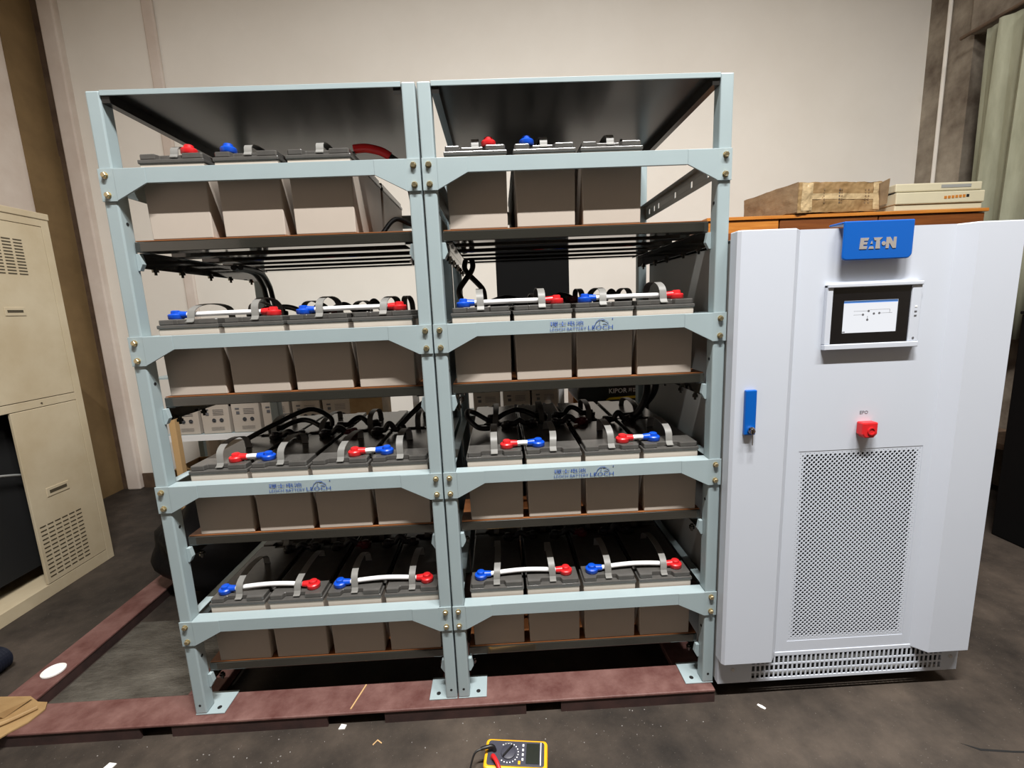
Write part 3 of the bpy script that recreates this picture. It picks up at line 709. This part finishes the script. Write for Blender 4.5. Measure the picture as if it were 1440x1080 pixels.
# black cabinet at the right edge
kb = thing('black_speaker_cabinet', 'black box cabinet standing on the floor at the right edge of view', 'cabinet', (0, 0, FZ))
part('body', MB().box(3.66, 4.10, .42, .90, .0, 1.18), 'darkbox', kb, .006)
part('front_panel', MB().box(3.69, 4.07, .414, .4195, .06, 1.14), 'black', kb)
part('top_edge', MB().box(3.655, 4.105, .415, .905, 1.1802, 1.195), 'darkbox', kb, .003)
hb = thing('low_bench', 'low grey bench against the right wall below the curtain', 'bench', (0, 0, FZ))
part('bench_top', MB().box(4.0, 4.33, .95, 1.85, .36, .40), 'trunk', hb, .004)
for y in (1.0, 1.75): part('bench_leg', MB().box(4.02, 4.3, y, y+.05, 0, .36), 'trunk', hb)

# ------------------------------------------------------------------ second row behind: long white shelf with batteries
rs = thing('rear_shelf_rack', 'long white steel shelf behind the racks carrying labelled batteries', 'shelf', (0, 0, 0))
part('shelf_board', MB().box(-1.08, 1.46, 1.47, 1.90, .553, .566), 'rack', rs)
part('shelf_lip', MB().box(-1.08, 1.46, 1.462, 1.469, .535, .572), 'white', rs)
part('top_board', MB().box(-1.08, 1.46, 1.47, 1.90, .925, .935), 'rack', rs)
for x in (-1.12, .50, 1.395):
    for y in (1.43, 1.87): part('post', MB().box(x, x+.035, y, y+.03, FZ, .9245), 'rack' if y > 1.5 else 'white', rs, .002)
lm = MB()
for k in range(4): lm.box(-.010, .055, -.0018, -.0012, .150-.010*k, .1525-.010*k)
lm.box(-.060, -.035, -.0018, -.0012, .148, .158).box(-.055, -.035, -.0018, -.0012, .118, .136)
for cx in (-.008, .038):
    lm.lathe([(.013, -.0012), (.013, -.0018), (.010, -.0018), (.010, -.0012)], (cx, 0, .085), 'y', 12)
    lm.box(cx-.007, cx+.007, -.0018, -.0012, .082, .088)
for k in range(3): lm.box(-.03, .05, -.0018, -.0012, .040-.008*k, .0415-.008*k)
LABEL = lm.mesh('printed_label', 'print')
for i, x in enumerate([-.93+.188*k for k in range(6)]+[.95, 1.138, 1.32]):
    rn = f'{["leftmost","second","third","fourth","fifth","sixth"][i]} labelled battery on the far white shelf behind the left rack' if i < 6 else f'{["leftmost","middle","rightmost"][i-6]} labelled battery on the far shelf behind the right rack'
    t = thing('labelled_battery', rn, 'battery', (x, 1.50, .5665), 'labelled batteries on the far shelf')
    c = link('case', CASE, t); c.modifiers.new('bevel', 'BEVEL').width = .003
    l = link('lid', LID, t); link('printed_label', LABEL, t)
bk = tag(part('black_equipment_box', MB().box(1.045, 1.455, 1.30, 1.75, .936, 1.70), 'darkbox', None, .008), 'large black box standing behind the right rack', 'box')
cs = thing('cardboard_box', 'open brown cardboard box on the far shelf behind the left rack', 'box', (.20, 1.58, .5668))
part('box_walls', MB().box(-.10, -.095, -.10, .12, 0, .24).box(.095, .10, -.10, .12, 0, .24).box(-.095, .095, -.10, -.095, 0, .19).box(-.095, .095, .115, .12, 0, .24).box(-.095, .095, -.095, .115, 0, .005), 'carton', cs)
part('plastic_liner', MB().prism_xz([(-.07, .006), (.08, .006), (.07, .26), (.03, .23), (-.02, .27), (-.06, .22)], -.08, .10), 'upsgrey', cs)
cs2 = thing('low_cardboard_box', 'flat tan cardboard box under the far white shelf, behind left post', 'box', (-.88, 1.52, FZ))
part('box_walls', MB().box(-.16, -.154, -.12, .22, 0, .40).box(.154, .16, -.12, .22, 0, .40).box(-.154, .154, -.12, -.114, 0, .38).box(-.154, .154, .214, .22, 0, .40).box(-.154, .154, -.114, .214, 0, .006), 'carton', cs2)
part('open_flap', MB().obox([(-.154, -.122, .38), (.154, -.122, .38), (.154, -.118, .38), (-.154, -.118, .38), (-.154, -.19, .45), (.154, -.19, .45), (.154, -.186, .452), (-.154, -.186, .452)]), 'carton', cs2)
tag(part('tan_board', MB().box(-.745, -.712, 1.11, 1.145, FZ, .80), 'twig', None, .002), 'tan board standing on edge behind the left rack post', 'board')

# generator behind the right rack
gn = thing('generator', 'black portable generator with yellow stripe and white lettering behind the racks', 'generator', (0, 0, FZ))
gx0, gx1, gy = 1.45, 2.05, 1.06
def rr(x0, x1, z0, z1, r):
    P = []
    for cx, cz, a0 in ((x1-r, z0+r, -PI/2), (x1-r, z1-r, 0), (x0+r, z1-r, PI/2), (x0+r, z0+r, PI)):
        for k in range(6): a = a0+PI/2*k/5; P.append((cx+r*math.cos(a), cz+r*math.sin(a)))
    return P
part('tank_cover', MB().prism_xz(rr(gx0, gx1, .775, .905, .045), gy, gy+.36), 'gen', gn, .01, smooth=True)
part('engine', MB().box(gx0+.10, gx1-.10, gy+.03, gy+.33, .20, .774), 'gen', gn, .02)
part('yellow_stripe', MB().prism_xz([(gx0+.15, .808), (gx1-.10, .816), (gx1-.10, .832), (gx0+.17, .820)], gy-.002, gy-.0002), 'genyel', gn)
link('lettering', text_mesh('KIPOR', 1.618, 1.715, .843, .869, gy-.0015, 'white', .012), gn)
link('lettering', text_mesh('开普', 1.722, 1.765, .846, .868, gy-.0015, 'white', .008), gn)
part('frame_tube', MB().tube([(gx0+.03, gy+.02, .03), (gx0+.03, gy+.02, .55), (gx0+.06, gy+.02, .75), (gx0+.14, gy+.02, .775)], .016, 10, 4).tube([(gx1-.03, gy+.02, .03), (gx1-.03, gy+.02, .55), (gx1-.06, gy+.02, .75), (gx1-.14, gy+.02, .775)], .016, 10, 4).tube([(gx0+.03, gy+.02, .03), (gx0+.3, gy+.02, .03), (gx1-.03, gy+.02, .03)], .016, 10, 0), 'gen', gn, smooth=True)
part('handle_bar', MB().tube([(gx0+.10, gy+.05, .905), (gx0+.14, gy+.05, .935), (gx0+.30, gy+.05, .94), (gx1-.14, gy+.05, .935), (gx1-.10, gy+.05, .905)], .010, 8, 4), 'gen', gn, smooth=True)
wb = tag(part('wooden_crate', MB().box(1.50, 1.72, 1.52, 1.74, FZ, .90).box(1.49, 1.73, 1.51, 1.75, .9005, .93), 'wood', None, .003), 'small orange wooden crate behind the generator', 'crate')

# ------------------------------------------------------------------ floor things
# black bag
bm = bmesh.new(); bmesh.ops.create_icosphere(bm, subdivisions=4, radius=1)
for v in bm.verts:
    c = v.co.copy(); k = 1+.10*math.sin(5*c.x+2*c.z)*math.cos(4*c.y+1)+.06*math.sin(9*c.z+3*c.x)
    v.co = Vector((c.x*.30*k, c.y*.17*k, max(-.98, c.z)*.24*k*(1 if c.z < .5 else 1+.35*(c.z-.5))))
me = bpy.data.meshes.new('black_bag'); bm.to_mesh(me); bm.free(); me.materials.append(M['bagblack'])
mn = min(v.co.z for v in me.vertices); me.polygons.foreach_set('use_smooth', [True]*len(me.polygons))
o = link('black_bag', me, None, (-.345, .80, FZ-mn+.001)); tag(o, 'dark bulging plastic bag on the floor behind the left rack post', 'bag')
# white disc on the frame
tag(part('white_lid', MB().lathe([(.034, 0), (.036, .002), (.036, .007), (.033, .009), (.030, .009), (.029, .007)], (-.672, .235, -.0008), 'z', 28), 'paper', None, smooth=True), 'round white plastic lid on the red frame rail', 'lid')
# torn cardboard piece
tc = thing('torn_cardboard', 'torn piece of tan cardboard on the corner of the red frame', 'cardboard', (-.66, .03, 0))
part('flat_sheet', MB().prism_xy([(-.20, -.075), (.08, -.078), (.095, -.05), (.118, -.02), (.125, .03), (.105, .058), (.07, .062), (.02, .088), (-.20, .10)], .0005, .005), 'carton', tc)
part('folded_flap', MB().obox([(-.20, -.02, .006), (.02, .0, .006), (.03, .055, .006), (-.20, .08, .006), (-.20, -.03, .038), (.01, -.012, .030), (.045, .07, .012), (-.20, .09, .012)]), 'carton', tc)
part('curled_edge', MB().tube([(-.10, -.072, .012), (-.01, -.062, .014), (.055, -.02, .013), (.10, .03, .011)], .007, 8, 3), 'carton', tc, smooth=True)
# dark corrugated hose end
hm = MB(); prof = []
for k in range(12): prof += [(.048, .010*k), (.042, .010*k+.004), (.042, .010*k+.006)]
tag(part('corrugated_hose', MB().lathe(prof, (-.965, .22, FZ+.049), 'y', 22), 'navy', None, smooth=False), 'dark navy corrugated hose piece at the left edge of the floor', 'hose')
# multimeter
mm = thing('multimeter', 'yellow handheld multimeter with a dark face and dial on the floor', 'multimeter', (1.035, -.195, FZ+.0005), rotz=-.12)
def rrect(w, h, r, n=5):
    P = []
    for cx, cy, a0 in ((w/2-r, -h/2+r, -PI/2), (w/2-r, h/2-r, 0), (-w/2+r, h/2-r, PI/2), (-w/2+r, -h/2+r, PI)):
        for k in range(n): a = a0+PI/2*k/(n-1); P.append((cx+r*math.cos(a), cy+r*math.sin(a)))
    return P
part('holster', MB().prism_xy(rrect(.182, .090, .012), 0, .042), 'yellow', mm, .005)
fc = part('face', MB().prism_xy(rrect(.164, .074, .008), .042, .0445), 'meterface', mm, .001)
part('display', MB().box(.030, .068, -.030, .030, .0446, .0460), 'lcd', mm)
part('display_rim', MB().box(.0705, .073, -.034, .034, .0446, .0462), 'whitecable', mm)
dl = part('dial', MB().lathe([(.021, 0), (.021, .004), (.018, .006)], (-.022, 0, .0446), 'z', 24), 'meterface', mm, smooth=True)
part('dial_pointer', MB().obox([(-.036, -.016, .0507), (-.033, -.018, .0507), (-.008, .016, .0507), (-.011, .018, .0507), (-.036, -.016, .056), (-.033, -.018, .056), (-.008, .016, .056), (-.011, .018, .056)]), 'black', dl)
mk = MB()
for k in range(16):
    a = -2.2+k*4.4/15; mk.box(-.022+.029*math.cos(a)-.0016, -.022+.029*math.cos(a)+.0016, .029*math.sin(a)-.0016, .029*math.sin(a)+.0016, .0446, .0450)
for k in range(4): mk.box(.018, .023, -.022+.014*k, -.015+.014*k, .0446, .0462)
part('dial_marks', mk, 'white', mm)
part('yellow_button', MB().box(.008, .015, -.034, -.024, .0446, .0475), 'yellow', mm, .001)
part('arc_mark', MB().tube([(-.036, .022, .0448), (-.030, .028, .0448), (-.02, .030, .0448), (-.012, .028, .0448)], .0012, 6, 3), 'strap', mm)
l1 = part('black_probe_plug', MB().tube([(-.062, .004, .046), (-.068, .002, .062), (-.085, -.004, .064), (-.100, -.008, .062)], lambda t: .0062-.0015*t, 10, 4), 'black', mm, smooth=True)
part('black_lead', MB().tube([(-.098, -.008, .062), (-.118, -.018, .055), (-.130, -.045, .02), (-.132, -.08, .004), (-.125, -.16, .003)], .0028, 8, 5), 'black', l1, smooth=True)
l2 = part('red_probe_plug', MB().tube([(-.066, -.018, .046), (-.062, -.024, .058), (-.050, -.040, .058), (-.040, -.056, .052)], lambda t: .0066-.0015*t, 10, 4), 'red', mm, smooth=True)
part('red_lead', MB().tube([(-.041, -.055, .052), (-.034, -.075, .035), (-.030, -.11, .006), (-.02, -.18, .003)], .0028, 8, 5), 'red', l2, smooth=True)
# scraps
def scrap(name, x, y, poly, m, label, cat='scrap', h=.0015, z=FZ):
    tag(part(name, MB().prism_xy([(x+a, y+b) for a, b in poly], z+.0003, z+.0003+h), m), label, cat)
scrap('paper_scrap', 1.84, -.055, [(-.010, .008), (-.004, -.002), (.006, -.010), (.012, -.006), (.006, .004), (-.004, .012)], 'paper', 'tiny white paper scrap on the floor before the white cabinet')
scrap('paper_scrap', .478, -.030, [(-.010, -.008), (.010, -.008), (.012, .006), (-.006, .010)], 'paper', 'tiny white paper scrap by the front frame rail', h=.003)
scrap('paper_scrap', -.192, -.112, [(-.014, -.008), (.012, -.010), (.016, .006), (-.008, .010)], 'paper', 'tiny white paper scrap at the bottom left on the floor', h=.003)
scrap('cable_tie_scrap', .605, -.098, [(-.012, .0), (.0, .016), (.016, .004), (.015, .001), (.0, .012), (-.010, -.003)], 'twig', 'small bent pale strip on the floor before the left rack')
scrap('floor_crack', 2.44, -.235, [(-.10, .02), (-.06, .0), (.02, -.012), (.10, -.02), (.10, -.024), (.02, -.018), (-.065, -.006)], 'dark', 'thin dark cracked seam on the floor at the lower right', 'crack', .0004)
scrap('wood_splinter', .515, .035, [(-.012, -.05), (-.008, -.05), (.016, .045), (.012, .046)], 'twig', 'pale wood splinter lying on the red frame rail', 'splinter', .003, -.0005)
random.seed(3)
pc = MB()
for k in range(45):
    x = random.uniform(-.3, 1.7); y = random.uniform(-.14, -.035); s = random.uniform(.0008, .0022); a = random.uniform(0, 3)
    pc.prism_xy([(x+s*math.cos(a+q)*(1 if q % 2 else 1.6), y+s*math.sin(a+q)) for q in (0, 1.6, 3.1, 4.7)], FZ+.0003, FZ+.0018)
o = part('debris_crumbs', pc, 'silver', None, kind='stuff'); tag(o, 'white crumbs of debris strewn along the front frame rail', 'debris')
